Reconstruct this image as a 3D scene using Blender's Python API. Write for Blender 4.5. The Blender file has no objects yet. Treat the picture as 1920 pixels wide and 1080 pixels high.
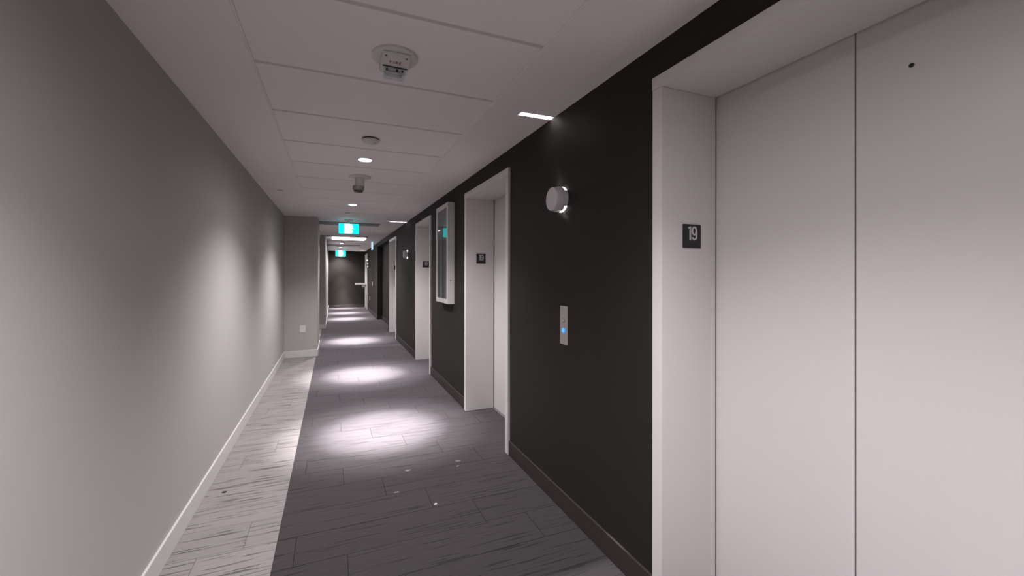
import bpy, bmesh, math, random
from mathutils import Vector, Matrix

# ------------------------------------------------------------------ camera
scene = bpy.context.scene
COL = scene.collection
CAM_H, YAW, PITCH, ROLL, FPX = 1.4217, 0.384, 0.0020, 0.0015, 771.3353
cam_data = bpy.data.cameras.new('camera')
cam = bpy.data.objects.new('camera', cam_data)
COL.objects.link(cam)
fw = Vector((math.sin(YAW) * math.cos(PITCH), math.cos(YAW) * math.cos(PITCH), math.sin(PITCH)))
rt = Vector((math.cos(YAW), -math.sin(YAW), 0))
up = rt.cross(fw)
r2 = rt * math.cos(ROLL) + up * math.sin(ROLL)
u2 = -rt * math.sin(ROLL) + up * math.cos(ROLL)
cam.matrix_world = Matrix(((r2.x, u2.x, -fw.x, 0), (r2.y, u2.y, -fw.y, 0), (r2.z, u2.z, -fw.z, CAM_H), (0, 0, 0, 1)))
cam_data.sensor_width = 36
cam_data.lens = FPX / 1920 * 36
cam_data.shift_x = (960 - 936.4574) / 1920
cam_data.shift_y = (513.4395 - 540) / 1920
cam_data.clip_start = 0.02
scene.camera = cam

# ------------------------------------------------------------------ world, exposure
w = bpy.data.worlds.new('world')
scene.world = w
w.use_nodes = True
w.node_tree.nodes['Background'].inputs['Color'].default_value = (0.5, 0.5, 0.5, 1)
w.node_tree.nodes['Background'].inputs['Strength'].default_value = 0.02
vs = scene.view_settings
vs.view_transform = 'Standard'
vs.look = 'None'
vs.exposure = 0.33
vs.gamma = 1.0
vs.use_curve_mapping = False

CORE_W, HALO_W, SPILL_W, WIDE_W = 2900.0, 900.0, 183.0, 26.0          # each recessed downlight: narrow core and wide spill
CORE_DEG, HALO_DEG, SPILL_DEG = 30.0, 47.0, 124.0
LAMP_COL = (1.0, 0.95, 0.975)
SCONCE_W = 130.0

# ------------------------------------------------------------------ setting dimensions
XL, XR, H = -0.7706, 1.2958, 2.4188
TL, TR = -0.3551, 0.8649
Y0, Y1 = -3.4, 18.8
BORDER = -0.2726
G0, PITCHY = 1.6066, 0.61
XC = 0.2549

# ------------------------------------------------------------------ materials
def mat(name, col, rough=0.5, metal=0.0, spec=0.5, emit=None, estr=0.0):
    m = bpy.data.materials.new(name)
    m.use_nodes = True
    b = m.node_tree.nodes['Principled BSDF']
    b.inputs['Base Color'].default_value = (*col, 1)
    b.inputs['Roughness'].default_value = rough
    b.inputs['Metallic'].default_value = metal
    b.inputs['Specular IOR Level'].default_value = spec
    if emit:
        b.inputs['Emission Color'].default_value = (*emit, 1)
        b.inputs['Emission Strength'].default_value = estr
    return m

def nz(m, scale, vscale=(1, 1, 1), amount=0.04, bump=0.0, bscale=None, bdist=0.001):
    """world-space noise: slight tone variation and fine relief"""
    nt = m.node_tree
    N, Lk = nt.nodes, nt.links
    b = N['Principled BSDF']
    g = N.new('ShaderNodeNewGeometry')
    mp = N.new('ShaderNodeMapping')
    mp.inputs['Scale'].default_value = vscale
    Lk.new(g.outputs['Position'], mp.inputs['Vector'])
    n = N.new('ShaderNodeTexNoise')
    n.inputs['Scale'].default_value = scale
    n.inputs['Detail'].default_value = 4
    Lk.new(mp.outputs['Vector'], n.inputs['Vector'])
    mr = N.new('ShaderNodeMapRange')
    mr.inputs['To Min'].default_value = 1 - amount
    mr.inputs['To Max'].default_value = 1 + amount
    Lk.new(n.outputs['Fac'], mr.inputs['Value'])
    mx = N.new('ShaderNodeVectorMath')
    mx.operation = 'SCALE'
    mx.inputs[0].default_value = b.inputs['Base Color'].default_value[:3]
    Lk.new(mr.outputs['Result'], mx.inputs['Scale'])
    Lk.new(mx.outputs['Vector'], b.inputs['Base Color'])
    if bump:
        n2 = N.new('ShaderNodeTexNoise')
        n2.inputs['Scale'].default_value = bscale or scale * 10
        n2.inputs['Detail'].default_value = 3
        Lk.new(g.outputs['Position'], n2.inputs['Vector'])
        bp = N.new('ShaderNodeBump')
        bp.inputs['Strength'].default_value = bump
        bp.inputs['Distance'].default_value = bdist
        Lk.new(n2.outputs['Fac'], bp.inputs['Height'])
        Lk.new(bp.outputs['Normal'], b.inputs['Normal'])
    return m

def carpet(name, col, dark, seed):
    m = mat(name, col, 0.95, spec=0.15)
    nt = m.node_tree
    N, Lk = nt.nodes, nt.links
    b = N['Principled BSDF']
    b.inputs['Sheen Weight'].default_value = 0.45 if seed == 2 else 0.25
    b.inputs['Sheen Roughness'].default_value = 0.45
    b.inputs['Sheen Tint'].default_value = (0.95, 0.86, 0.95, 1)
    g = N.new('ShaderNodeNewGeometry')
    oi = N.new('ShaderNodeObjectInfo')
    sc = N.new('ShaderNodeMath'); sc.operation = 'MULTIPLY'; sc.inputs[1].default_value = 37.0
    Lk.new(oi.outputs['Random'], sc.inputs[0])
    ad = N.new('ShaderNodeVectorMath'); ad.operation = 'ADD'
    Lk.new(g.outputs['Position'], ad.inputs[0]); Lk.new(sc.outputs[0], ad.inputs[1])
    def layer(vx, vy, lo, hi, det=1.0):
        mp = N.new('ShaderNodeMapping'); mp.inputs['Scale'].default_value = (vx, vy, 1)
        Lk.new(ad.outputs['Vector'], mp.inputs['Vector'])
        n = N.new('ShaderNodeTexNoise'); n.inputs['Scale'].default_value = 1; n.inputs['Detail'].default_value = det
        Lk.new(mp.outputs['Vector'], n.inputs['Vector'])
        r = N.new('ShaderNodeMapRange')
        r.inputs['From Min'].default_value = lo; r.inputs['From Max'].default_value = hi
        Lk.new(n.outputs['Fac'], r.inputs['Value'])
        return r.outputs['Result']
    strong = layer(3.3, 80, 0.595, 0.635)          # long dark dashes running across the hall
    weak = layer(4.0, 130, 0.52, 0.72, 2)
    fine = layer(60, 320, 0.3, 0.7, 2)
    m1 = N.new('ShaderNodeMath'); m1.operation = 'MULTIPLY'; m1.inputs[1].default_value = 0.7
    Lk.new(strong, m1.inputs[0])
    m2 = N.new('ShaderNodeMath'); m2.operation = 'MULTIPLY_ADD'; m2.inputs[1].default_value = 0.22
    Lk.new(weak, m2.inputs[0]); Lk.new(m1.outputs[0], m2.inputs[2])
    m3 = N.new('ShaderNodeMath'); m3.operation = 'MULTIPLY_ADD'; m3.inputs[1].default_value = 0.10
    Lk.new(fine, m3.inputs[0]); Lk.new(m2.outputs[0], m3.inputs[2])
    m3.use_clamp = True
    mx = N.new('ShaderNodeMix'); mx.data_type = 'RGBA'
    mx.inputs['A'].default_value = (*col, 1); mx.inputs['B'].default_value = (*dark, 1)
    Lk.new(m3.outputs[0], mx.inputs['Factor'])
    hs = N.new('ShaderNodeHueSaturation')
    vr = N.new('ShaderNodeMapRange'); vr.inputs['To Min'].default_value = 0.93; vr.inputs['To Max'].default_value = 1.07
    Lk.new(oi.outputs['Random'], vr.inputs['Value']); Lk.new(vr.outputs['Result'], hs.inputs['Value'])
    Lk.new(mx.outputs['Result'], hs.inputs['Color'])
    Lk.new(hs.outputs['Color'], b.inputs['Base Color'])
    bp = N.new('ShaderNodeBump'); bp.inputs['Strength'].default_value = 0.5; bp.inputs['Distance'].default_value = 0.0015
    bp.invert = True
    Lk.new(m3.outputs[0], bp.inputs['Height']); Lk.new(bp.outputs['Normal'], b.inputs['Normal'])
    return m

M = {}
M['wall'] = nz(mat('greige_paint', (0.425, 0.409, 0.392), 0.7, spec=0.3), 1.5, amount=0.015, bump=0.25, bscale=260)
M['dark'] = nz(mat('black_brown_paint', (0.0160, 0.0133, 0.0104), 0.72, spec=0.3), 3, amount=0.06, bump=0.25, bscale=260)
M['darkbase'] = nz(mat('dark_brown_base', (0.036, 0.029, 0.026), 0.5, spec=0.4), 6, amount=0.04)
M['basew'] = nz(mat('white_base_paint', (0.60, 0.58, 0.565), 0.45), 6, amount=0.02)
M['ceil'] = nz(mat('ceiling_paint', (0.88, 0.815, 0.83), 0.85, spec=0.2), 2, amount=0.01, bump=0.2, bscale=200)
M['panel'] = nz(mat('ceiling_panel_fibre', (0.90, 0.835, 0.85), 0.95, spec=0.1), 3, amount=0.015, bump=0.35, bscale=420)
M['tee'] = mat('ceiling_tee_metal', (0.62, 0.58, 0.585), 0.6)
M['door'] = nz(mat('lift_door_paint', (0.595, 0.566, 0.567), 0.42, spec=0.4), 2.2, amount=0.02, bump=0.08, bscale=320)
M['frame'] = nz(mat('lift_frame_paint', (0.655, 0.625, 0.622), 0.4, spec=0.4), 2.5, amount=0.015, bump=0.08, bscale=320)
M['white'] = mat('white_plastic', (0.66, 0.64, 0.62), 0.4)
M['sconce'] = nz(mat('sconce_enamel', (0.62, 0.59, 0.60), 0.45), 8, amount=0.02)
M['gap'] = mat('dark_gap', (0.02, 0.019, 0.019), 0.8)
M['sill'] = nz(mat('aluminium_sill', (0.50, 0.48, 0.48), 0.35, 0.9), 40, (1, 8, 1), 0.1)
M['steel'] = nz(mat('brushed_steel', (0.50, 0.47, 0.47), 0.36, 0.75), 60, (1, 1, 12), 0.08)
M['black'] = nz(mat('black_plate', (0.016, 0.015, 0.016), 0.5), 30, amount=0.2)
M['numeral'] = mat('raised_numeral_grey', (0.52, 0.50, 0.52), 0.5)
M['darkmetal'] = mat('dark_metal', (0.08, 0.075, 0.075), 0.45, 0.5)
M['olive'] = nz(mat('tarnished_brass', (0.34, 0.31, 0.27), 0.45, 0.5), 40, amount=0.15)
M['red'] = mat('red_print', (0.28, 0.045, 0.05), 0.5)
M['lens'] = mat('lit_lens', (1, 1, 1), 0.5, emit=(1.0, 0.97, 0.99), estr=12)
M['troffer'] = mat('lit_diffuser', (0.9, 0.9, 0.9), 0.6, emit=(1.0, 0.97, 1.0), estr=5.0)
M['sconcelens'] = mat('sconce_lit_lens', (1, 1, 1), 0.5, emit=(1, 0.99, 1), estr=3)
M['cyan'] = mat('cyan_lit_panel', (0.0, 0.3, 0.3), 0.5, emit=(0.0, 0.68, 0.70), estr=1.5)
M['signwhite'] = mat('white_lit_panel', (0.8, 0.8, 0.8), 0.5, emit=(0.78, 1.0, 1.0), estr=1.6)
M['bladeglow'] = mat('pale_blue_lit_edge', (0.4, 0.5, 0.6), 0.5, emit=(0.45, 0.66, 0.80), estr=0.8)
M['blue'] = mat('blue_lit_ring', (0.02, 0.1, 0.6), 0.4, emit=(0.02, 0.22, 1.0), estr=1.6)
M['bluecore'] = mat('blue_lit_core', (0.1, 0.3, 0.8), 0.4, emit=(0.15, 0.45, 1.0), estr=1.5)
M['slot'] = nz(mat('diffuser_frame', (0.33, 0.32, 0.33), 0.5), 10, amount=0.03)
M['cabback'] = nz(mat('cabinet_grey_lining', (0.30, 0.29, 0.30), 0.5), 4, amount=0.04)
M['scrap'] = mat('pale_paper_scrap', (0.75, 0.73, 0.72), 0.8)
M['crumb'] = mat('dark_debris', (0.03, 0.025, 0.02), 0.8)
M['car_light'] = carpet('light_grey_carpet', (0.262, 0.244, 0.238), (0.06, 0.055, 0.053), 1)
M['car_dark'] = carpet('dark_grey_carpet', (0.031, 0.028, 0.0285), (0.006, 0.0055, 0.0055), 2)
M['joint_dark'] = mat('carpet_backing_dark', (0.022, 0.0195, 0.02), 1.0, spec=0.0)
M['joint_light'] = mat('carpet_backing_grey', (0.16, 0.148, 0.143), 1.0, spec=0.0)
M['dust'] = nz(mat('dust_smudge', (0.15, 0.14, 0.145), 0.95), 200, amount=0.4)

glass = bpy.data.materials.new('clear_glass')
glass.use_nodes = True
nt = glass.node_tree
for n in list(nt.nodes):
    nt.nodes.remove(n)
o_ = nt.nodes.new('ShaderNodeOutputMaterial'); mixn = nt.nodes.new('ShaderNodeMixShader')
fr_ = nt.nodes.new('ShaderNodeFresnel'); fr_.inputs['IOR'].default_value = 1.55
tr_ = nt.nodes.new('ShaderNodeBsdfTransparent'); tr_.inputs['Color'].default_value = (0.9, 0.93, 0.93, 1)
gl_ = nt.nodes.new('ShaderNodeBsdfGlossy'); gl_.inputs['Roughness'].default_value = 0.02
gg_ = nt.nodes.new('ShaderNodeNewGeometry')
inv_ = nt.nodes.new('ShaderNodeMath'); inv_.operation = 'SUBTRACT'; inv_.inputs[0].default_value = 1.0
mul_ = nt.nodes.new('ShaderNodeMath'); mul_.operation = 'MULTIPLY'
nt.links.new(gg_.outputs['Backfacing'], inv_.inputs[1]); nt.links.new(inv_.outputs[0], mul_.inputs[0]); nt.links.new(fr_.outputs[0], mul_.inputs[1])
nt.links.new(mul_.outputs[0], mixn.inputs[0]); nt.links.new(tr_.outputs[0], mixn.inputs[1])
nt.links.new(gl_.outputs[0], mixn.inputs[2]); nt.links.new(mixn.outputs[0], o_.inputs['Surface'])
M['glass'] = glass
strobe = bpy.data.materials.new('strobe_clear_plastic')
strobe.use_nodes = True
b_ = strobe.node_tree.nodes['Principled BSDF']
b_.inputs['Base Color'].default_value = (0.85, 0.83, 0.9, 1); b_.inputs['Roughness'].default_value = 0.08
b_.inputs['Transmission Weight'].default_value = 0.75; b_.inputs['IOR'].default_value = 1.45
M['strobe'] = strobe

# ------------------------------------------------------------------ geometry helpers
def add_box(bm, lo, hi, bevel=0.0):
    m = Matrix.Translation([(a + b) / 2 for a, b in zip(lo, hi)]) @ Matrix.Diagonal([b - a for a, b in zip(lo, hi)] + [1])
    g = bmesh.ops.create_cube(bm, size=1.0, matrix=m)
    if bevel:
        es = {e for v in g['verts'] for e in v.link_edges}
        bmesh.ops.bevel(bm, geom=list(es), offset=bevel, segments=2, affect='EDGES', profile=0.5)

def box(lo, hi, bevel=0.0):
    bm = bmesh.new(); add_box(bm, lo, hi, bevel); return bm

def add_lathe(bm, prof, n=40, axis='Z', org=(0, 0, 0), a0=0.0, a1=2 * math.pi):
    """prof: (radius, height) pairs; closed turn unless a0/a1 given"""
    full = abs(a1 - a0 - 2 * math.pi) < 1e-6
    k = n if full else n + 1
    rings = []
    for r, z in prof:
        ring = []
        for i in range(k):
            a = a0 + (a1 - a0) * i / n
            p = (r * math.cos(a), r * math.sin(a), z)
            if axis == 'X':
                p = (z, r * math.cos(a), r * math.sin(a))
            elif axis == 'Y':
                p = (r * math.cos(a), z, r * math.sin(a))
            ring.append(bm.verts.new(Vector(p) + Vector(org)))
        rings.append(ring)
    for A, B in zip(rings[:-1], rings[1:]):
        for i in range(n):
            j = (i + 1) % k
            bm.faces.new((A[i], A[j], B[j], B[i]))
    if full:
        for ring in (rings[0], rings[-1]):
            if prof[rings.index(ring)][0] > 1e-5:
                bm.faces.new(ring)
    bmesh.ops.remove_doubles(bm, verts=bm.verts[:], dist=1e-6)
    bmesh.ops.recalc_face_normals(bm, faces=bm.faces[:])

def lathe(prof, n=40, axis='Z', org=(0, 0, 0), a0=0.0, a1=2 * math.pi):
    bm = bmesh.new(); add_lathe(bm, prof, n, axis, org, a0, a1); return bm

def stroke(bm, pts, width, thick, place, closed=False):
    """flat ribbon along a polyline in 2D (u right, v up), extruded by thick; place(u, v, d) -> world"""
    P = [Vector(p) for p in pts]
    n = len(P)
    L_, R_ = [], []
    for i in range(n):
        a = P[i - 1] if (i > 0 or closed) else P[i]
        c = P[(i + 1) % n] if (i < n - 1 or closed) else P[i]
        d1 = (P[i] - a); d2 = (c - P[i])
        d1 = d1.normalized() if d1.length > 1e-9 else d2.normalized()
        d2 = d2.normalized() if d2.length > 1e-9 else d1
        t = (d1 + d2).normalized()
        nrm = Vector((-t.y, t.x))
        s = width / 2 / max(0.5, nrm.dot(Vector((-d1.y, d1.x))))
        L_.append(P[i] + nrm * s); R_.append(P[i] - nrm * s)
    V = [[bm.verts.new(place(q.x, q.y, d)) for q in S] for d in (0, thick) for S in (L_, R_)]
    m = n if closed else n - 1
    for i in range(m):
        j = (i + 1) % n
        for A, B in ((V[2], V[3]), (V[1], V[0]), (V[0], V[2]), (V[3], V[1])):
            bm.faces.new((A[i], A[j], B[j], B[i]))
    if not closed:
        for i in (0, n - 1):
            bm.faces.new((V[0][i], V[1][i], V[3][i], V[2][i]))
    bmesh.ops.recalc_face_normals(bm, faces=bm.faces[:])

def obj(name, bm, material, parent=None, smooth=False, label=None, kind=None):
    me = bpy.data.meshes.new(name)
    if smooth:
        for f in bm.faces:
            f.smooth = True
    bm.to_mesh(me); bm.free()
    if smooth:
        me.set_sharp_from_angle(angle=math.radians(35))
    me.materials.append(material)
    o = bpy.data.objects.new(name, me)
    COL.objects.link(o)
    if parent:
        o.parent = parent
        # meshes are written in world coordinates; keep them there under a moved parent
        o.location = -world_loc(parent)
    if label: o['label'] = label
    if kind: o['kind'] = kind
    return o

def world_loc(o):
    v = Vector((0, 0, 0))
    while o:
        v += o.location; o = o.parent
    return v

def thing(name, label, cat, loc, group=None):
    o = bpy.data.objects.new(name, None)
    o.empty_display_size = 0.1
    COL.objects.link(o)
    o.location = loc
    o['label'] = label; o['category'] = cat
    if group: o['group'] = group
    return o

def tag(o, label, cat, group=None):
    o['label'] = label; o['category'] = cat
    if group: o['group'] = group
    return o

def struct(name, bm, material, label=None, **k):
    o = obj(name, bm, material, None, **k)
    o['kind'] = 'structure'
    if label: o['label'] = label
    return o

def spot(loc, watt, deg, blend, direction=(0, 0, -1), radius=0.03, scale=(1, 1), side=(1, 0, 0), col=LAMP_COL):
    l = bpy.data.lights.new('lamp', 'SPOT')
    l.energy = watt; l.spot_size = math.radians(deg); l.spot_blend = blend
    l.shadow_soft_size = radius; l.color = col
    o = bpy.data.objects.new('lamp', l)
    COL.objects.link(o)
    z = -Vector(direction).normalized()
    x = Vector(side); x = (x - z * x.dot(z)).normalized()
    y = z.cross(x)
    mt = Matrix((( x.x * scale[0], y.x * scale[1], z.x, loc[0]), (x.y * scale[0], y.y * scale[1], z.y, loc[1]),
                 (x.z * scale[0], y.z * scale[1], z.z, loc[2]), (0, 0, 0, 1)))
    o.matrix_world = mt
    return o

# ================================================================== SETTING
# lift openings in the right wall: (near edge, far edge) of each outer frame
LIFTS = [(0.235, 1.398), (2.978, 4.141), (5.778, 6.915), (9.240, 10.412)]
FTOP, FW, PROUD, DOORX = 2.268, 0.055, 0.020, 1.577
RX = 1.45                        # back of the shallow recess past the fourth lift
REC0, REC1 = 10.62, 13.5

floor = struct('floor', box((-2.4, Y0 - 0.2, -0.10), (1.75, Y1 + 0.2, -0.008)), M['gap'], 'floor slab under the carpet planks')
rng = random.Random(7)
proto = {}
def plank(x0, x1, y0, y1, m):
    g = 0.0004
    key = (round(x1 - x0, 3), round(y1 - y0, 3), m)
    if key not in proto:
        bm = bmesh.new()
        a, b = x1 - x0 - 2 * g, y1 - y0 - 2 * g
        v = [bm.verts.new(p) for p in ((0, 0, -.008), (a, 0, -.008), (a, b, -.008), (0, b, -.008),
                                        (0, 0, -.0007), (a, 0, -.0007), (a, b, -.0007), (0, b, -.0007),
                                        (.0009, .0009, 0), (a - .0009, .0009, 0), (a - .0009, b - .0009, 0), (.0009, b - .0009, 0))]
        for q in ((0, 1, 5, 4), (1, 2, 6, 5), (2, 3, 7, 6), (3, 0, 4, 7), (4, 5, 9, 8), (5, 6, 10, 9), (6, 7, 11, 10), (7, 4, 8, 11), (8, 9, 10, 11)):
            f = bm.faces.new([v[i] for i in q])
            if q[0] != 8: f.material_index = 1
        me = bpy.data.meshes.new('carpet_plank'); bm.to_mesh(me); bm.free()
        me.materials.append(M[m]); me.materials.append(M['joint_dark' if m == 'car_dark' else 'joint_light']); proto[key] = me
    o = bpy.data.objects.new('carpet_plank', proto[key])
    COL.objects.link(o); o.parent = floor
    o.location = (x0 + g, y0 + g, rng.uniform(-0.0004, 0.0))
def row_planks(xa, xb, y, off, m):
    cuts = [off + i for i in range(-4, 5) if xa + 0.03 < off + i < xb - 0.03]
    ed = [xa] + cuts + [xb]
    for a, b in zip(ed[:-1], ed[1:]):
        plank(a, b, y, y + 0.25, m)
NEARP, FARP = 2.48 - 0.25 * 9, 2.48 + 0.25 * 38
k = -9
while 2.48 + 0.25 * k < FARP - 0.01:
    y = 2.48 + 0.25 * k
    row_planks(BORDER, 1.60 if any(a - .3 < y < b for a, b in LIFTS) else (1.47 if y > 10.3 else XR), y, (0.57 - 0.25 * k) % 1.0, 'car_dark')
    if y < 11.6:
        row_planks(XL, BORDER, y, (0.57 + 0.2 * k) % 1.0 - 1.0, 'car_light')
    k += 1
bm = bmesh.new()
add_box(bm, (BORDER, Y0, -0.008), (1.60, NEARP, 0)); add_box(bm, (BORDER, FARP, -0.008), (1.60, Y1, 0))
o = obj('carpet_field', bm, M['car_dark'], floor); o['kind'] = 'stuff'
o = obj('carpet_border', box((XL, Y0, -0.008), (BORDER, NEARP, 0)), M['car_light'], floor); o['kind'] = 'stuff'

# ceiling: gypsum margins either side and a lay-in panel strip down the middle
bm = bmesh.new()
add_box(bm, (-2.4, Y0 - .2, H), (TL, Y1 + .2, H + 0.1)); add_box(bm, (TR, Y0 - .2, H), (1.9, Y1 + .2, H + 0.1))
add_box(bm, (TL, Y0 - .2, H + 0.02), (TR, Y1 + .2, H + 0.1))
ceiling = struct('ceiling', bm, M['ceil'], 'white ceiling with smooth margins and a lay-in panel strip')
y = G0 - PITCHY * 8
pm = None
while y < Y1:
    if y + PITCHY > Y1 - 0.02: break
    if pm is None:
        b2 = box((TL + 0.010, 0.0118, H + 0.0035), (TR - 0.010, PITCHY - 0.0118, H + 0.018), 0.0015)
        pm = bpy.data.meshes.new('ceiling_panel'); b2.to_mesh(pm); b2.free(); pm.materials.append(M['panel'])
    o = bpy.data.objects.new('ceiling_panel', pm); COL.objects.link(o); o.parent = ceiling; o.location = (0, y, 0)
    y += PITCHY
tm = None
y = G0 - PITCHY * 8
while y < Y1:
    if tm is None:
        b2 = box((TL, -0.0116, H + 0.006), (TR, 0.0116, H + 0.0195))
        tm = bpy.data.meshes.new('ceiling_tee'); b2.to_mesh(tm); b2.free(); tm.materials.append(M['tee'])
    o = bpy.data.objects.new('ceiling_tee', tm); COL.objects.link(o); o.parent = ceiling; o.location = (0, y, 0)
    y += PITCHY
for x0, x1 in ((TL, TL + 0.009), (TR - 0.009, TR)):
    obj('edge_trim', box((x0, Y0, H + 0.0035), (x1, Y1, H + 0.0195)), M['ceil'], ceiling)

# left wall with its two piers and the alcove between them
P1A, P1B, P1X = 7.83, 8.90, -0.255
P2A, P2X = 11.7, -0.185
bm = bmesh.new(); add_box(bm, (XL - 0.15, Y0, 0), (XL, P1A + .05, H + .03))
struct('wall_left', bm, M['wall'], 'long pale greige wall on the left')
struct('wall_left_pier', box((XL - 0.15, P1A, 0), (P1X, P1B, H + .03)), M['wall'], 'greige pier that ends the long left wall')
struct('wall_left_alcove', box((XL - 0.15, P1B, 0), (XL, P2A, H + .03)), M['wall'], 'greige back wall of the alcove behind the pier')
bm = bmesh.new(); add_box(bm, (XL - 0.15, P2A, 0), (P2X, Y1, H + .03))
struct('wall_left_far', bm, M['wall'], 'far stretch of greige left wall past the alcove')
# back wall behind the camera and dark end wall
struct('wall_back', box((XL - .15, Y0 - .15, 0), (1.9, Y0, H + .03)), M['wall'])
struct('wall_end', box((-1.0, Y1, 0), (1.9, Y1 + .15, H + .03)), M['dark'], 'dark brown wall closing the end of the corridor')
# right wall with the lift openings and the recess
bm = bmesh.new()
edges = [Y0]
for a, b in LIFTS: edges += [a, b]
edges += [REC0]
RW = []
for i in range(0, len(edges), 2):
    RW.append(((XR, edges[i], 0), (XR + 0.45, edges[i + 1], H + .03)))
for a, b in LIFTS:
    RW.append(((XR, a, FTOP), (XR + 0.45, b, H + .03)))
RW += [((RX, REC0, 0), (XR + 0.45, REC1, H + .03)), ((XR, REC0, 2.30), (RX, REC1, H + .03)), ((XR, REC1, 0), (XR + 0.45, Y1, H + .03))]
bm.free()
for i, (lo, hi) in enumerate(RW):
    struct('wall_right' if i == 0 else 'wall_right.%03d' % i, box(lo, hi), M['dark'], 'near-black brown wall on the right, around the elevators')

def baseboard(name, segs, m, label=None):
    """segs: (x, y0, y1, normal sign) along Y, or ('T', x0, x1, y, sign) across"""
    bm = bmesh.new(); t, hh = 0.013, 0.115
    for s in segs:
        if s[0] == 'T':
            _, x0, x1, y, sg = s
            lo, hi = (x0, min(y, y + sg * t), 0), (x1, max(y, y + sg * t), hh)
        else:
            x, y0, y1, sg = s
            lo, hi = (min(x, x + sg * t), y0, 0), (max(x, x + sg * t), y1, hh)
        add_box(bm, lo, hi, 0.003)
    o = struct(name, bm, m, label)
    return o
baseboard('baseboard_left', [(XL, Y0, P1A, 1)], M['basew'], 'pale baseboard along the long left wall')
baseboard('baseboard_left_pier', [('T', XL + .013, P1X + .013, P1A, -1), (P1X, P1A, P1B, 1), (XL, P1B, P2A, 1), ('T', XL + .013, P2X + .013, P2A, -1)], M['basew'], 'pale baseboard around the piers and alcove')
baseboard('baseboard_left_far', [(P2X, P2A, Y1, 1)], M['basew'], 'pale baseboard along the far left wall')
segs = []
e2 = [Y0]
for a, b in LIFTS: e2 += [a, b]
e2 += [REC0]
for i in range(0, len(e2), 2): segs.append((XR, e2[i], e2[i + 1], -1))
segs += [(RX, REC0, REC1, -1), ('T', XR - .013, RX, REC1, -1), (XR, REC1, 17.0, -1)]
baseboard('baseboard_right', segs, M['darkbase'], 'dark brown baseboard along the right wall')
baseboard('baseboard_end', [('T', P2X, XR, Y1, -1)], M['darkbase'], 'dark baseboard of the end wall')

# ================================================================== LIFTS
ONE = [(-0.215, 0.335), (-0.12, 0.40), (-0.085, 0.40), (-0.085, -0.5)]
def arc(cx, cy, rx, ry, a0, a1, n=12):
    return [(cx + rx * math.cos(math.radians(a0 + (a1 - a0) * i / n)), cy + ry * math.sin(math.radians(a0 + (a1 - a0) * i / n))) for i in range(n + 1)]
def numerals_19(cx, cz, size, y, parent, thick=0.0025):
    """raised '19' facing -Y"""
    bm = bmesh.new()
    pl = lambda u, v, d: (cx + u * size * .95, y - d, cz + v * size * .82)
    stroke(bm, [(-0.33, 0.355), (-0.205, 0.42), (-0.17, 0.42), (-0.17, -0.5)], 0.115, thick, pl)
    loop = arc(0.16, 0.17, 0.165, 0.27, 0, 360, 22)[:-1]
    stroke(bm, loop, 0.115, thick, pl, closed=True)
    stroke(bm, [(0.325, 0.17), (0.325, -0.22)] + arc(0.165, -0.25, 0.16, 0.19, 0, -170, 10), 0.115, thick * 1.02, pl)
    return obj('numerals', bm, M['numeral'], parent, label='pale grey figures 19')

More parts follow.
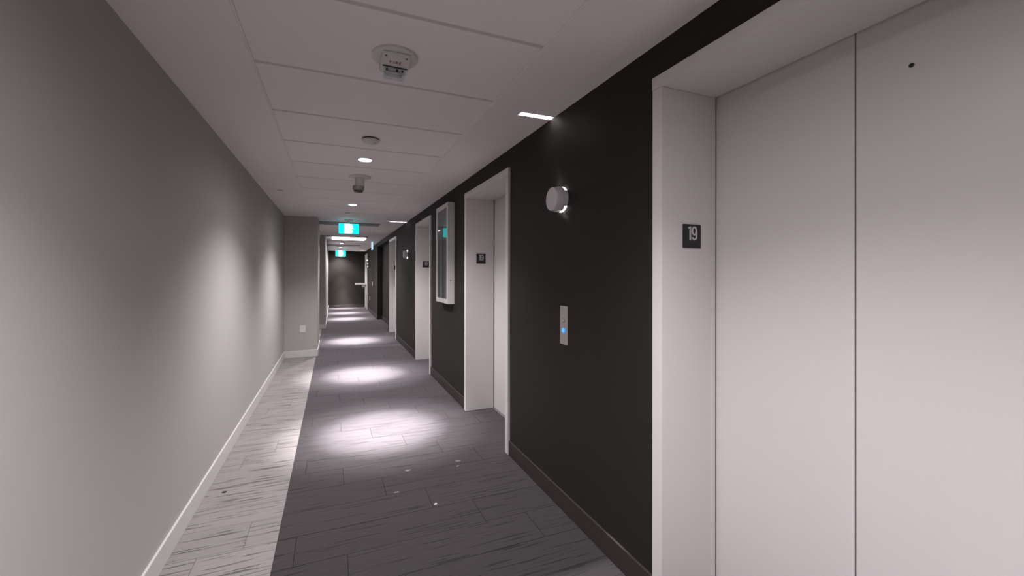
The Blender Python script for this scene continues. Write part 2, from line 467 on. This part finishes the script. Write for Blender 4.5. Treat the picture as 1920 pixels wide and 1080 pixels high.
def make_lift(a, b, label, hole=False, detailed=True):
    t = thing('elevator', label, 'elevator', (XR, (a + b) / 2, 0), 'white elevator entrances along the right wall')
    ia, ib, itop = a + FW, b - FW, FTOP - FW
    fx = XR - PROUD
    # frame: two jambs and a head, each a folded sheet with face and reveal
    def folded(poly, z0, z1, along='Z'):
        bm = bmesh.new()
        if along == 'Z':
            A = [bm.verts.new((x, y, z0)) for x, y in poly]; B = [bm.verts.new((x, y, z1)) for x, y in poly]
        else:
            A = [bm.verts.new((x, z0, y)) for x, y in poly]; B = [bm.verts.new((x, z1, y)) for x, y in poly]
        n = len(A)
        bm.faces.new(A); bm.faces.new(B)
        for i in range(n):
            bm.faces.new((A[i], A[(i + 1) % n], B[(i + 1) % n], B[i]))
        bmesh.ops.recalc_face_normals(bm, faces=bm.faces[:])
        bmesh.ops.bevel(bm, geom=bm.edges[:], offset=0.0012, segments=2, affect='EDGES')
        return bm
    bx, s_ = DOORX + 0.007, 0.030
    XF = XR - 0.0003
    obj('door_jamb', folded([(fx, a), (XF, a), (XF, a + s_), (bx, a + s_), (bx, ia), (fx, ia)], 0.004, itop), M['frame'], t)
    obj('door_jamb', folded([(fx, b), (fx, ib), (bx, ib), (bx, b - s_), (XF, b - s_), (XF, b)], 0.004, itop), M['frame'], t)
    obj('door_head', folded([(fx - .001, itop + .0008), (bx, itop + .0008), (bx, FTOP - s_), (XF, FTOP - s_), (XF, FTOP), (fx - .001, FTOP)], a - .001, b + .001, 'Y'), M['frame'], t)
    mid = (ia + ib) / 2
    for i, (y0, y1) in enumerate(((ia - 0.02, mid - 0.0022), (mid + 0.0022, ib + 0.02))):
        bm = bmesh.new(); add_box(bm, (DOORX + 0.016, y0, 0.012), (DOORX + 0.045, y1, itop + 0.02), 0.0015)
        d = obj('door_panel', bm, M['door'], t)
        if i == 0 and hole:
            kb = lathe([(0.0068, 0), (0.0068, -0.0014), (0.0052, -0.002), (0.0048, 0.003)], 24, 'X', (DOORX + 0.016, 0.674, 2.046))
            obj('release_hole_ring', kb, M['darkmetal'], d, smooth=True)
            obj('release_hole', lathe([(0.0050, -0.0021), (0.0050, 0.0)], 20, 'X', (DOORX + 0.016, 0.674, 2.046)), M['gap'], d)
    obj('door_seam', box((DOORX + 0.026, mid - 0.02, 0.012), (DOORX + 0.048, mid + 0.02, itop + 0.01)), M['gap'], t)
    sm = bmesh.new()
    add_box(sm, (DOORX - 0.006, ia, 0.0), (DOORX + 0.06, ib, 0.009), 0.001)
    add_box(sm, (DOORX - 0.001, ia, 0.009), (DOORX + 0.003, ib, 0.0105))
    obj('door_sill', sm, M['sill'], t)
    obj('shaft_lining', box((DOORX + 0.05, a + s_, 0.0), (DOORX + 0.10, b - s_, FTOP - s_)), M['gap'], t)
    pz = 1.59
    p = obj('floor_plate', box((1.390, ib - 0.004, pz - 0.051), (1.4915, ib + 0.001, pz + 0.051), 0.0008), M['black'], t, label='square black plate reading 19')
    numerals_19(1.4412, pz + 0.012, 0.074, ib - 0.004, p)
    return t
make_lift(*LIFTS[0], 'nearest and largest white two-panel elevator door, filling the right of the view', hole=True)
make_lift(*LIFTS[1], 'white elevator entrance between the round wall lamp and the glazed cabinet')
make_lift(*LIFTS[2], 'white elevator entrance just past the glazed wall cabinet, third along the wall')
make_lift(*LIFTS[3], 'farthest white elevator entrance, beyond the second round wall lamp')

# far white doorway by the end wall
t = thing('door_frame', 'white door casing at the far right corner beside the end wall', 'door', (XR, 17.8, 0))
obj('side_jamb', box((XR - .022, 18.60, 0.0), (XR, 18.72, 2.16), .002), M['frame'], t)
obj('side_jamb', box((XR - .022, 17.55, 0.0), (XR, 17.67, 2.16), .002), M['frame'], t)
obj('head_jamb', box((XR - .022, 17.55, 2.161), (XR, 18.72, 2.27), .002), M['frame'], t)
obj('door_leaf', box((XR - .012, 17.672, 0.008), (XR, 18.598, 2.158), .001), M['door'], t)
b2 = bmesh.new(); add_lathe(b2, [(0.0, -0.06), (0.024, -0.058), (0.026, -0.045), (0.012, -0.03), (0.012, -0.01), (0.028, -0.008), (0.028, 0)], 20, 'X', (XR - .012, 17.76, 1.0))
obj('door_knob', b2, M['steel'], t, smooth=True)

# ================================================================== CEILING DEVICES
DOWN = [(-2.0, 1), (0.70, 1.12), (3.76, 1), (6.245, 1), (9.15, 1), (14.1, 1), (16.35, 1), (18.35, .7)]
DLAB = {3.76: 'nearest lit round downlight in the ceiling, just past the low smoke detector',
        6.245: 'second lit round downlight, nearer than the larger exit sign',
        9.15: 'lit round downlight hidden just behind the larger exit sign',
        14.1: 'small lit round downlight past the wide bright ceiling light',
        16.35: 'small lit round downlight directly above the far exit sign',
        18.35: 'lit round downlight between the far exit sign and the end wall',
        0.70: 'lit round downlight overhead beside the nearest elevator, out of view',
        -2.0: 'added round downlight behind the viewer, unseen fill light'}  # last one is an unseen lamp added behind the camera for ambient fill
AIM = {3.76: 0.13, 6.245: -0.08, 9.15: 0.2, 14.1: -0.1, 16.35: -0.2}
for yy, f in DOWN:
    t = thing('downlight', DLAB[yy], 'ceiling light', (XC, yy, H), 'recessed downlights along the panel strip')
    z0 = H + 0.0035
    obj('trim_ring', lathe([(0.056, z0 - 0.003), (0.057, z0 - 0.006), (0.064, z0 - 0.005), (0.068, z0 - 0.001), (0.068, z0)], 40, 'Z', (XC, yy, 0)), M['white'], t, smooth=True)
    obj('lens', lathe([(0.0, z0 - 0.0075), (0.035, z0 - 0.0070), (0.0555, z0 - 0.004), (0.0555, z0 - 0.001)], 32, 'Z', (XC, yy, 0)), M['lens'], t, smooth=True)
    aim = (0.16, AIM.get(yy, 0.1), -2.4)
    spot((XC, yy, H - 0.02), CORE_W * f, CORE_DEG, 1.0, aim)
    spot((XC, yy, H - 0.02), HALO_W * f, HALO_DEG, 1.0, aim)
    spot((XC, yy, H - 0.02), SPILL_W * (0.92 if 0 < yy < 1 else 1), SPILL_DEG, 0.9)
    spot((XC, yy, H - 0.02), WIDE_W * (2.2 if 0 < yy < 1 else 1), 172.0, 1.0)

# fire alarm strobe, nearest device
t = thing('fire_alarm', 'round white ceiling fire alarm with clear strobe, reading FIRE in red', 'fire alarm', (XC + .005, 1.93, H))
cx, cy = XC + .005, 1.93
obj('base_plate', lathe([(0.102, H + .0035), (0.102, H - 0.006), (0.096, H - 0.010), (0.078, H - 0.012), (0.0, H - 0.012)], 48, 'Z', (cx, cy, 0)), M['white'], t, smooth=True)
# housing: sloping body that carries the word and the strobe on its camera side
bm = bmesh.new()
sec = [(-0.052, 0.075, 0), (-0.052, -0.060, 0), (-0.052, -0.030, 0.0)]
def prism(bm, outline, x0, x1, tap=0.0):
    """outline in (y, drop) extruded along X"""
    A = [bm.verts.new((cx + x0 + tap * (1 if d > 0.03 else 0), cy + y_, H - 0.012 - d)) for y_, d in outline]
    B = [bm.verts.new((cx + x1 - tap * (1 if d > 0.03 else 0), cy + y_, H - 0.012 - d)) for y_, d in outline]
    n = len(A)
    bm.faces.new(A); bm.faces.new(B)
    for i in range(n):
        bm.faces.new((A[i], A[(i + 1) % n], B[(i + 1) % n], B[i]))
    bmesh.ops.recalc_face_normals(bm, faces=bm.faces[:])
prism(bm, [(-0.075, 0.0), (-0.068, 0.010), (-0.004, 0.034), (0.060, 0.040), (0.075, 0.020), (0.080, 0.0)], -0.062, 0.062)
bmesh.ops.bevel(bm, geom=bm.edges[:], offset=0.005, segments=2, affect='EDGES')
hb = obj('housing', bm, M['white'], t)
for sx in (-0.045, 0.045):
    obj('screw', lathe([(0.0, -0.0005), (0.0042, 0.0), (0.0042, 0.004)], 12, 'Z', (cx + sx, cy - 0.055, H - 0.0285)), M['darkmetal'], hb)
# strobe lens: clear tapered block hanging under the far half
bm = bmesh.new()
prism(bm, [(-0.002, 0.034), (0.002, 0.062), (0.020, 0.076), (0.044, 0.074), (0.060, 0.052), (0.064, 0.034)], -0.060, 0.060, 0.014)
bmesh.ops.bevel(bm, geom=bm.edges[:], offset=0.004, segments=2, affect='EDGES')
sl = obj('strobe_lens', bm, M['glass'], t, label='clear faceted strobe lens')
obj('flash_tube', lathe([(0.0, -0.032), (0.0042, -0.030), (0.0042, 0.030), (0.0, 0.032)], 14, 'X', (cx, cy + 0.018, H - 0.064)), M['white'], sl, smooth=True)
bm = bmesh.new()
v = [bm.verts.new((cx + x_, cy + y_, H - z_)) for x_, y_, z_ in ((-.046, .052, .050), (.046, .052, .050), (.034, .040, .074), (-.034, .040, .074), (-.030, .030, .048), (.030, .030, .048), (.020, .030, .066), (-.020, .030, .066))]
for q in ((0, 3, 7, 4), (1, 5, 6, 2), (0, 4, 5, 1), (3, 2, 6, 7), (4, 7, 6, 5)):
    bm.faces.new([v[i] for i in q])
bmesh.ops.recalc_face_normals(bm, faces=bm.faces[:])
obj('reflector', bm, M['sconce'], sl)
for sx in (-0.034, 0.012, 0.036):  # black blocks put inside the lens to give its dark facets
    obj('dark_facet', box((cx + sx - .004, cy + 0.006, H - 0.060), (cx + sx + .004, cy + 0.016, H - 0.050), .001), M['black'], sl)
obj('lens_gasket', box((cx - 0.055, cy - 0.0055, H - 0.050), (cx + 0.055, cy - 0.0015, H - 0.0465)), M['black'], t)
# the word FIRE on the sloping face, read from below
bm = bmesh.new()
n_ = Vector((0, -0.024, -0.064)).normalized()          # outward normal of the slope
dv = Vector((0, -0.064, 0.024)).normalized()           # letters' up direction
o0 = Vector((cx, cy - 0.026, H - 0.012 - 0.0258))
s = 0.0125
def pl(ox):
    return lambda u, v, d: o0 + Vector((ox + u * s, 0, 0)) + dv * (v * s) + n_ * d
G = {'F': [[(-.3, -.5), (-.3, .5), (.32, .5)], [(-.3, .03), (.2, .03)]],
     'I': [[(0, -.5), (0, .5)]],
     'R': [[(-.3, -.5), (-.3, .5), (.1, .5), (.3, .38), (.3, .12), (.1, 0), (-.3, 0)], [(0, 0), (.34, -.5)]],
     'E': [[(.32, .5), (-.3, .5), (-.3, -.5), (.32, -.5)], [(-.3, .03), (.22, .03)]]}
for ch, ox in zip('FIRE', (-0.0215, -0.0085, 0.0045, 0.0205)):
    for st in G[ch]:
        stroke(bm, st, 0.20, 0.0008, pl(ox))
obj('lettering', bm, M['red'], hb, label='red letters FIRE')

# low smoke detector
t = thing('smoke_detector', 'shallow round white smoke detector between fire alarm and nearest downlight', 'smoke detector', (XC, 3.17, H))
obj('base', lathe([(0.058, H + .0035), (0.058, H - 0.004), (0.050, H - 0.007), (0.0, H - 0.007)], 40, 'Z', (XC, 3.17, 0)), M['darkmetal'], t, smooth=True)
obj('dome', lathe([(0.061, H - 0.007), (0.062, H - 0.014), (0.052, H - 0.025), (0.030, H - 0.033), (0.0, H - 0.035)], 40, 'Z', (XC, 3.17, 0)), M['white'], t, smooth=True)
obj('indicator', lathe([(0.0, H - 0.0335), (0.004, H - 0.0325), (0.004, H - 0.027)], 12, 'Z', (XC + 0.028, 3.15, 0)), M['darkmetal'], t)

# pendant detector on a stem
t = thing('pendant_sensor', 'pendant sensor with wide white disc and dark head between two downlights', 'sensor', (XC, 4.44, H))
obj('escutcheon', lathe([(0.108, H + .0035), (0.108, H - 0.004), (0.100, H - 0.008), (0.055, H - 0.010), (0.0, H - 0.010)], 44, 'Z', (XC, 4.44, 0)), M['white'], t, smooth=True)
obj('stem', lathe([(0.050, H - 0.010), (0.046, H - 0.020), (0.044, H - 0.085), (0.046, H - 0.095)], 36, 'Z', (XC - .004, 4.44, 0)), M['white'], t, smooth=True)
obj('head', lathe([(0.056, H - 0.095), (0.058, H - 0.105), (0.054, H - 0.132), (0.050, H - 0.138), (0.0, H - 0.138)], 36, 'Z', (XC - .018, 4.44, 0)), M['olive'], t, smooth=True)
obj('head_cap', lathe([(0.045, H - 0.138), (0.044, H - 0.152), (0.036, H - 0.158), (0.0, H - 0.160)], 30, 'Z', (XC - .018, 4.44, 0)), M['darkmetal'], t, smooth=True)
obj('status_light', lathe([(0.0, H - 0.163), (0.007, H - 0.161), (0.007, H - 0.156)], 12, 'Z', (XC - .040, 4.425, 0)), M['white'], t)

def cover_plate(x, y, r, label):
    t = thing('sprinkler', label, 'sprinkler', (x, y, H), 'concealed sprinkler heads')
    obj('cover_plate', lathe([(r, H - 0.003), (r, H - 0.005), (r * .9, H - 0.0065), (0.0, H - 0.0068)], 32, 'Z', (x, y, 0)), M['white'], t, smooth=True)
    obj('cup', lathe([(r * .8, H + 0.0035), (r * .8, H - 0.003)], 24, 'Z', (x, y, 0)), M['darkmetal'], t)
cover_plate(-0.585, 5.505, 0.036, 'small round sprinkler cover in the smooth ceiling margin by the left wall')
cover_plate(0.217, 7.15, 0.05, 'round sprinkler cover plate in front of the larger exit sign')
t = thing('smoke_detector', 'small far smoke detector past the wide bright ceiling light', 'smoke detector', (XC, 13.35, H))
obj('base', lathe([(0.06, H + .0035), (0.06, H - 0.006), (0.0, H - 0.006)], 28, 'Z', (XC, 13.35, 0)), M['white'], t)
obj('dome', lathe([(0.055, H - 0.006), (0.050, H - 0.045), (0.0, H - 0.055)], 28, 'Z', (XC, 13.35, 0)), M['slot'], t, smooth=True)

# linear air diffusers across the panel strip
def diffuser(y, label, depth=0.42):
    t = thing('air_diffuser', label, 'air vent', (0.30, y, H), 'linear air diffusers across the ceiling')
    x0, x1 = -0.29, 0.885 if False else 0.858
    bm = bmesh.new()
    zz0, zz1 = H - 0.010, H + 0.0035
    add_box(bm, (x0, y, zz0), (x1, y + 0.02, zz1)); add_box(bm, (x0, y + depth - .02, zz0), (x1, y + depth, zz1))
    add_box(bm, (x0, y + .02, zz0), (x0 + .02, y + depth - .02, zz1)); add_box(bm, (x1 - .02, y + .02, zz0), (x1, y + depth - .02, zz1))
    obj('rim', bm, M['slot'], t)
    obj('throat', box((x0 + .02, y + .02, zz1 - 0.002), (x1 - .02, y + depth - .02, zz1)), M['black'], t)
    for i in range(3):
        yy = y + 0.02 + (depth - 0.04) * (i + 1) / 4
        obj('blade', box((x0 + .02, yy - 0.028, zz0 + .001), (x1 - .02, yy + 0.028, zz0 + .005)), M['slot'], t)
    return t
diffuser(8.40, 'dark-edged linear air diffuser in the ceiling behind the larger exit sign')
diffuser(11.40, 'linear air diffuser in the ceiling in front of the wide bright light', 0.22)
diffuser(14.80, 'linear air diffuser in the ceiling between the two small far downlights', 0.25)

# wide bright ceiling light
t = thing('ceiling_light', 'wide bright flat ceiling light seen just below the larger exit sign', 'ceiling light', (XC, 12.1, H))
obj('frame', box((-0.06, 11.66, H - 0.008), (0.86, 12.46, H + 0.0035), 0.003), M['white'], t)
obj('diffuser', box((-0.03, 11.69, H - 0.024), (0.83, 12.43, H - 0.008), 0.006), M['troffer'], t)

spot((XC, 12.08, H - 0.03), 70.0, 165.0, 1.0)

# exit signs
def exit_sign(x0, x1, y, z0, z1, label):
    xm = (x0 + x1) / 2
    t = thing('exit_sign', label, 'exit sign', (xm, y, H), 'green exit signs across the hall')
    obj('canopy', box((xm - 0.075, y - 0.045, H - 0.022), (xm + 0.075, y + 0.045, H + 0.0035), 0.004), M['white'], t)
    obj('neck', lathe([(0.014, z1), (0.014, H - 0.02)], 16, 'Z', (xm, y, 0)), M['white'], t)
    hb = obj('housing', box((x0 - .004, y - 0.013, z0 - .004), (x1 + .004, y + 0.013, z1 + .004), 0.003), M['slot'], t)
    w_ = x1 - x0
    xa, xb = x0 + w_ * 0.27, x0 + w_ * 0.66
    for sg in (-1, 1):
        yf = y + sg * 0.0135
        lo, hi = min(yf, yf + sg * .002), max(yf, yf + sg * .002)
        obj('lit_face', box((x0, lo, z0), (x1, hi, z1)), M['cyan'], t, label='glowing cyan green sign face')
        yg = yf + sg * 0.002
        obj('lit_doorway', box((xa, min(yg, yg + sg * .001), z0 + .004), (xb, max(yg, yg + sg * .001), z1 - .004)), M['signwhite'], t, label='glowing white centre of the sign')
        # slim running figure stepping out of the doorway's edge
        bm = bmesh.new(); hgt = z1 - z0
        yh = yg + sg * .001
        P_ = lambda u, v, d: (xm + (u * hgt) * 1.0, yh + sg * d, z0 + v * hgt)
        ox = 0.33
        for st in ([(ox - .02, .62), (ox - .07, .42)], [(ox - .07, .42), (ox - .17, .30), (ox - .20, .12)], [(ox - .06, .42), (ox + .03, .30), (ox + .0, .14)], [(ox - .02, .60), (ox + .08, .50), (ox + .13, .56)], [(ox - .03, .61), (ox - .13, .55), (ox - .16, .44)]):
            stroke(bm, st, 0.05 * hgt * 1.0 / 1.0 * 0 + 0.045, .0006, lambda u, v, d: P_(u, v, d))
        ring = arc(ox + .015, .74, .045, .055, 0, 360, 10)[:-1]
        bm.faces.new([bm.verts.new(P_(u, v, .0006)) for u, v in ring])
        obj('running_figure', bm, M['signwhite'], t)
    return t
exit_sign(0.089, 0.432, 7.98, 2.163, 2.343, 'larger glowing cyan exit sign hanging mid-corridor, white centre panel')
exit_sign(0.080, 0.445, 16.9, 2.120, 2.345, 'smaller far glowing cyan exit sign before the dark end wall')
t = thing('exit_sign', 'edge-on pale blue hanging sign near the right wall, far down the corridor', 'exit sign', (1.10, 13.05, H))
obj('canopy', box((1.07, 12.93, H - 0.02), (1.13, 13.17, H), 0.003), M['white'], t)
obj('lit_panel', box((1.085, 12.88, 2.17), (1.112, 13.20, H - 0.02), 0.004), M['bladeglow'], t)

# ================================================================== WALL SCONCES
def point(loc, watt, radius, col):
    l = bpy.data.lights.new('lamp', 'POINT'); l.energy = watt; l.shadow_soft_size = radius; l.color = col
    o = bpy.data.objects.new('lamp', l); COL.objects.link(o); o.location = loc
    return o

def sconce(x, y, z, sgn, label, up_dy, dn_dy, watt=SCONCE_W, streak=False):
    """short drum on the wall; its wall-side ring has a lit window above and below, each with a narrow slit
    that lets a thin sheet of light out. sgn: wall normal along X"""
    t = thing('wall_lamp', label, 'wall lamp', (x, y, z), 'round drum wall lamps')
    X = lambda d: x + sgn * d
    D = 0.038
    obj('drum', lathe([(0.0, X(.072)), (0.069, X(.072)), (0.0705, X(.070)), (0.0725, X(D + .004)), (0.0725, X(D)), (0.0, X(D))], 56, 'X', (0, y, z)), M['sconce'], t, smooth=True)
    au = math.degrees(math.atan2(H - z, up_dy)); ad = math.degrees(math.atan2(-z, dn_dy)) % 360
    hw = 2.0
    def seg(name, a0, a1, m, r0=0.071, r1=0.0765, x0=0.0, x1=None):
        x1 = D if x1 is None else x1
        bm = bmesh.new()
        add_lathe(bm, [(r0, X(x0)), (r1, X(x0)), (r1, X(x1)), (r0, X(x1)), (r0, X(x0))], 14, 'X', (0, y, z), math.radians(a0), math.radians(a1))
        return obj(name, bm, m, t, smooth=True)
    seg('side_cheek', -38, 38, M['sconce']); seg('side_cheek', 142, 218, M['sconce'])
    for a0, a1 in ((38, au - hw), (au + hw, 142), (218, ad - hw), (ad + hw, 322)):
        seg('lit_window', a0, a1, M['sconcelens'], x1=.015)
        seg('sleeve', a0, a1, M['sconce'], x0=.015)
    if not streak:  # shields added in both slits to keep the beam off the wall
        seg('slit_stop', au - hw, au + hw, M['sconcelens'], x1=.0095); seg('slit_stop', ad - hw, ad + hw, M['sconcelens'], x1=.0095)
    point((X(.003 if streak else .0102), y, z), watt, 0.0012, (1, .98, 1))
    return t
sconce(XR, 2.19, 1.880, -1, 'nearest round white drum wall lamp, above the elevator call buttons', 0.12, -0.57)
sconce(XR, 7.84, 1.800, -1, 'second round white drum wall lamp, between the third and fourth elevators', 0.13, 0.65, streak=True)
sconce(XR, 17.35, 1.80, -1, 'farthest tiny drum wall lamp on the right beside the far white door casing', 0.6, 0.0)
sconce(XL, 10.15, 1.80, 1, 'round drum wall lamp inside the left alcove', 0.1, 0.35)

# ================================================================== WALL ITEMS
# call station
t = thing('call_panel', 'vertical steel elevator call panel with blue-lit button, below the nearest wall lamp', 'call panel', (XR, 2.16, 1.0))
obj('face_plate', box((XR - .0035, 2.117, 1.001), (XR, 2.204, 1.233), 0.0008), M['steel'], t)
bz = 1.144
u = obj('upper_button', lathe([(0.0, XR - .0075), (0.0095, XR - .007), (0.0105, XR - .0055), (0.0105, XR - .0035)], 28, 'X', (0, 2.163, bz)), M['numeral'], t, smooth=True)
obj('button_surround', lathe([(0.0106, XR - .0035), (0.0106, XR - .0045), (0.0135, XR - .0045), (0.0135, XR - .0035)], 28, 'X', (0, 2.163, bz)), M['darkmetal'], u, smooth=True)
bz = 1.085
u = obj('lower_button', lathe([(0.0, XR - .0075), (0.009, XR - .007), (0.010, XR - .0035)], 28, 'X', (0, 2.163, bz)), M['blue'], t, smooth=True, label='button lit bright blue')
obj('lit_ring', lathe([(0.0105, XR - .0035), (0.0105, XR - .0062), (0.0150, XR - .0062), (0.0150, XR - .0035)], 32, 'X', (0, 2.163, bz)), M['blue'], u, smooth=True)
bm = bmesh.new()
stroke(bm, [(0.5, 0.2), (0.0, -0.35), (-0.5, 0.2)], 0.25, .0006, lambda a, b, d: (XR - .0076 - d, 2.163 - a * .010, bz + b * .010))
obj('arrow', bm, M['bluecore'], u)

# glazed cabinet
CY0, CY1, CZ0, CZ1, CX = 4.597, 5.165, 1.083, 2.256, 1.216
t = thing('wall_cabinet', 'tall white glazed wall cabinet between the second and third elevators', 'cabinet', (XR, (CY0 + CY1) / 2, CZ0))
bm = bmesh.new()
for lo, hi in (((CX + .0175, CY0, CZ0), (XR, CY0 + .014, CZ1)), ((CX + .0175, CY1 - .014, CZ0), (XR, CY1, CZ1)), ((CX + .0175, CY0 + .014, CZ0), (XR, CY1 - .014, CZ0 + .014)), ((CX + .0175, CY0 + .014, CZ1 - .014), (XR, CY1 - .014, CZ1))):
    add_box(bm, lo, hi)
obj('body', bm, M['white'], t)
obj('back_lining', box((XR - .006, CY0 + .014, CZ0 + .014), (XR - .001, CY1 - .014, CZ1 - .014)), M['cabback'], t)
bm = bmesh.new(); q = 0.052
add_box(bm, (CX, CY0, CZ0), (CX + .017, CY0 + q, CZ1), .0015); add_box(bm, (CX, CY1 - q, CZ0), (CX + .017, CY1, CZ1), .0015)
add_box(bm, (CX, CY0 + q, CZ0), (CX + .017, CY1 - q, CZ0 + q), .0015); add_box(bm, (CX, CY0 + q, CZ1 - q), (CX + .017, CY1 - q, CZ1), .0015)
dr = obj('door', bm, M['frame'], t)
obj('glass_pane', box((CX + .006, CY0 + q - .004, CZ0 + q - .004), (CX + .010, CY1 - q + .004, CZ1 - q + .004)), M['glass'], dr)
obj('latch', lathe([(0.0, CY0 - .004), (0.006, CY0 - .003), (0.006, CY0)], 16, 'Y', (1.252, 0, 1.355)), M['darkmetal'], t)

# outlets and switch plates
def plate(name, label, cat, lo, hi, holes=(), m='white'):
    o = thing(name, label, cat, tuple((a + b) / 2 for a, b in zip(lo, hi)))
    obj('cover', box(lo, hi, 0.0015), M[m], o)
    for a, b in holes: obj('receptacle', box(a, b, .0005), M['white'], o)
    return o
py = P1A - .006
plate('outlet', 'white wall outlet low on the left pier beside the long left wall', 'outlet', (-0.530, py, 0.425), (-0.440, P1A, 0.548),
      [((-0.502, py - .0015, 0.49), (-0.468, py, 0.525)), ((-0.502, py - .0015, 0.448), (-0.468, py, 0.483))])
plate('outlet', 'white wall outlet low on the dark right wall past the farthest elevator', 'outlet', (RX - .006, 11.05, 0.40), (RX, 11.15, 0.53))
plate('light_switch', 'small white switch plate on the far dark right wall', 'switch', (XR - .008, 15.2, 1.02), (XR, 15.36, 1.16))
plate('outlet', 'tiny pale outlet near the floor on the far dark right wall', 'outlet', (XR - .008, 16.3, 0.44), (XR, 16.42, 0.60))

# far white shelf sticking out near the end wall
t = thing('wall_shelf', 'white wall shelf jutting out at the far right end before the dark wall', 'shelf', (1.05, 18.2, 1.0))
obj('shelf_board', box((0.86, 17.98, 0.985), (XR - .002 - .021, 18.34, 1.055), .006), M['white'], t)
obj('bracket', box((1.12, 18.12, 0.88), (XR - .024, 18.15, 0.985), .002), M['white'], t)

# debris on the carpet
rng = random.Random(3)
def flake(name, label, cat, x, y, r, m, hgt=0.004, stretch=1.0):
    bm = bmesh.new(); n = 9
    ring = [(x + stretch * r * (0.6 + .5 * rng.random()) * math.cos(2 * math.pi * i / n), y + r * (0.6 + .5 * rng.random()) * math.sin(2 * math.pi * i / n)) for i in range(n)]
    A = [bm.verts.new((a, b, 0.0)) for a, b in ring]; B = [bm.verts.new((a * .8 + x * .2, b * .8 + y * .2, hgt * (0.6 + .4 * rng.random()))) for a, b in ring]
    c = bm.verts.new((x, y, hgt * 1.1))
    for i in range(n):
        j = (i + 1) % n
        bm.faces.new((A[i], A[j], B[j], B[i])); bm.faces.new((B[i], B[j], c))
    bm.faces.new(A[::-1])
    tag(obj(name, bm, M[m]), label, cat)
flake('paper_scrap', 'tiny white paper scrap on the dark carpet, nearest of the pale specks', 'scrap', 0.592, 2.513, 0.010, 'scrap', stretch=1.2)
flake('lint_fluff', 'pale lint tuft on the dark carpet near the right baseboard', 'lint', 0.886, 3.03, 0.017, 'dust', .003, 1.6)
flake('lint_fluff', 'small pale lint fleck on the dark carpet beside the lint tuft by the baseboard', 'lint', 0.86, 2.95, 0.011, 'dust', .003, 1.4)
flake('lint_fluff', 'pale lint smear on the carpet at the near edge of the bright pool', 'lint', 0.505, 3.02, 0.014, 'dust', .002, 1.8)
flake('lint_fluff', 'faint lint smear on dark carpet, left of the white paper scrap', 'lint', 0.385, 2.745, 0.014, 'dust', .0015, 1.6)
flake('dark_crumb', 'dark brown crumb on the light carpet strip by the left wall', 'debris', -0.655, 3.16, 0.012, 'crumb', .006, 1.5)
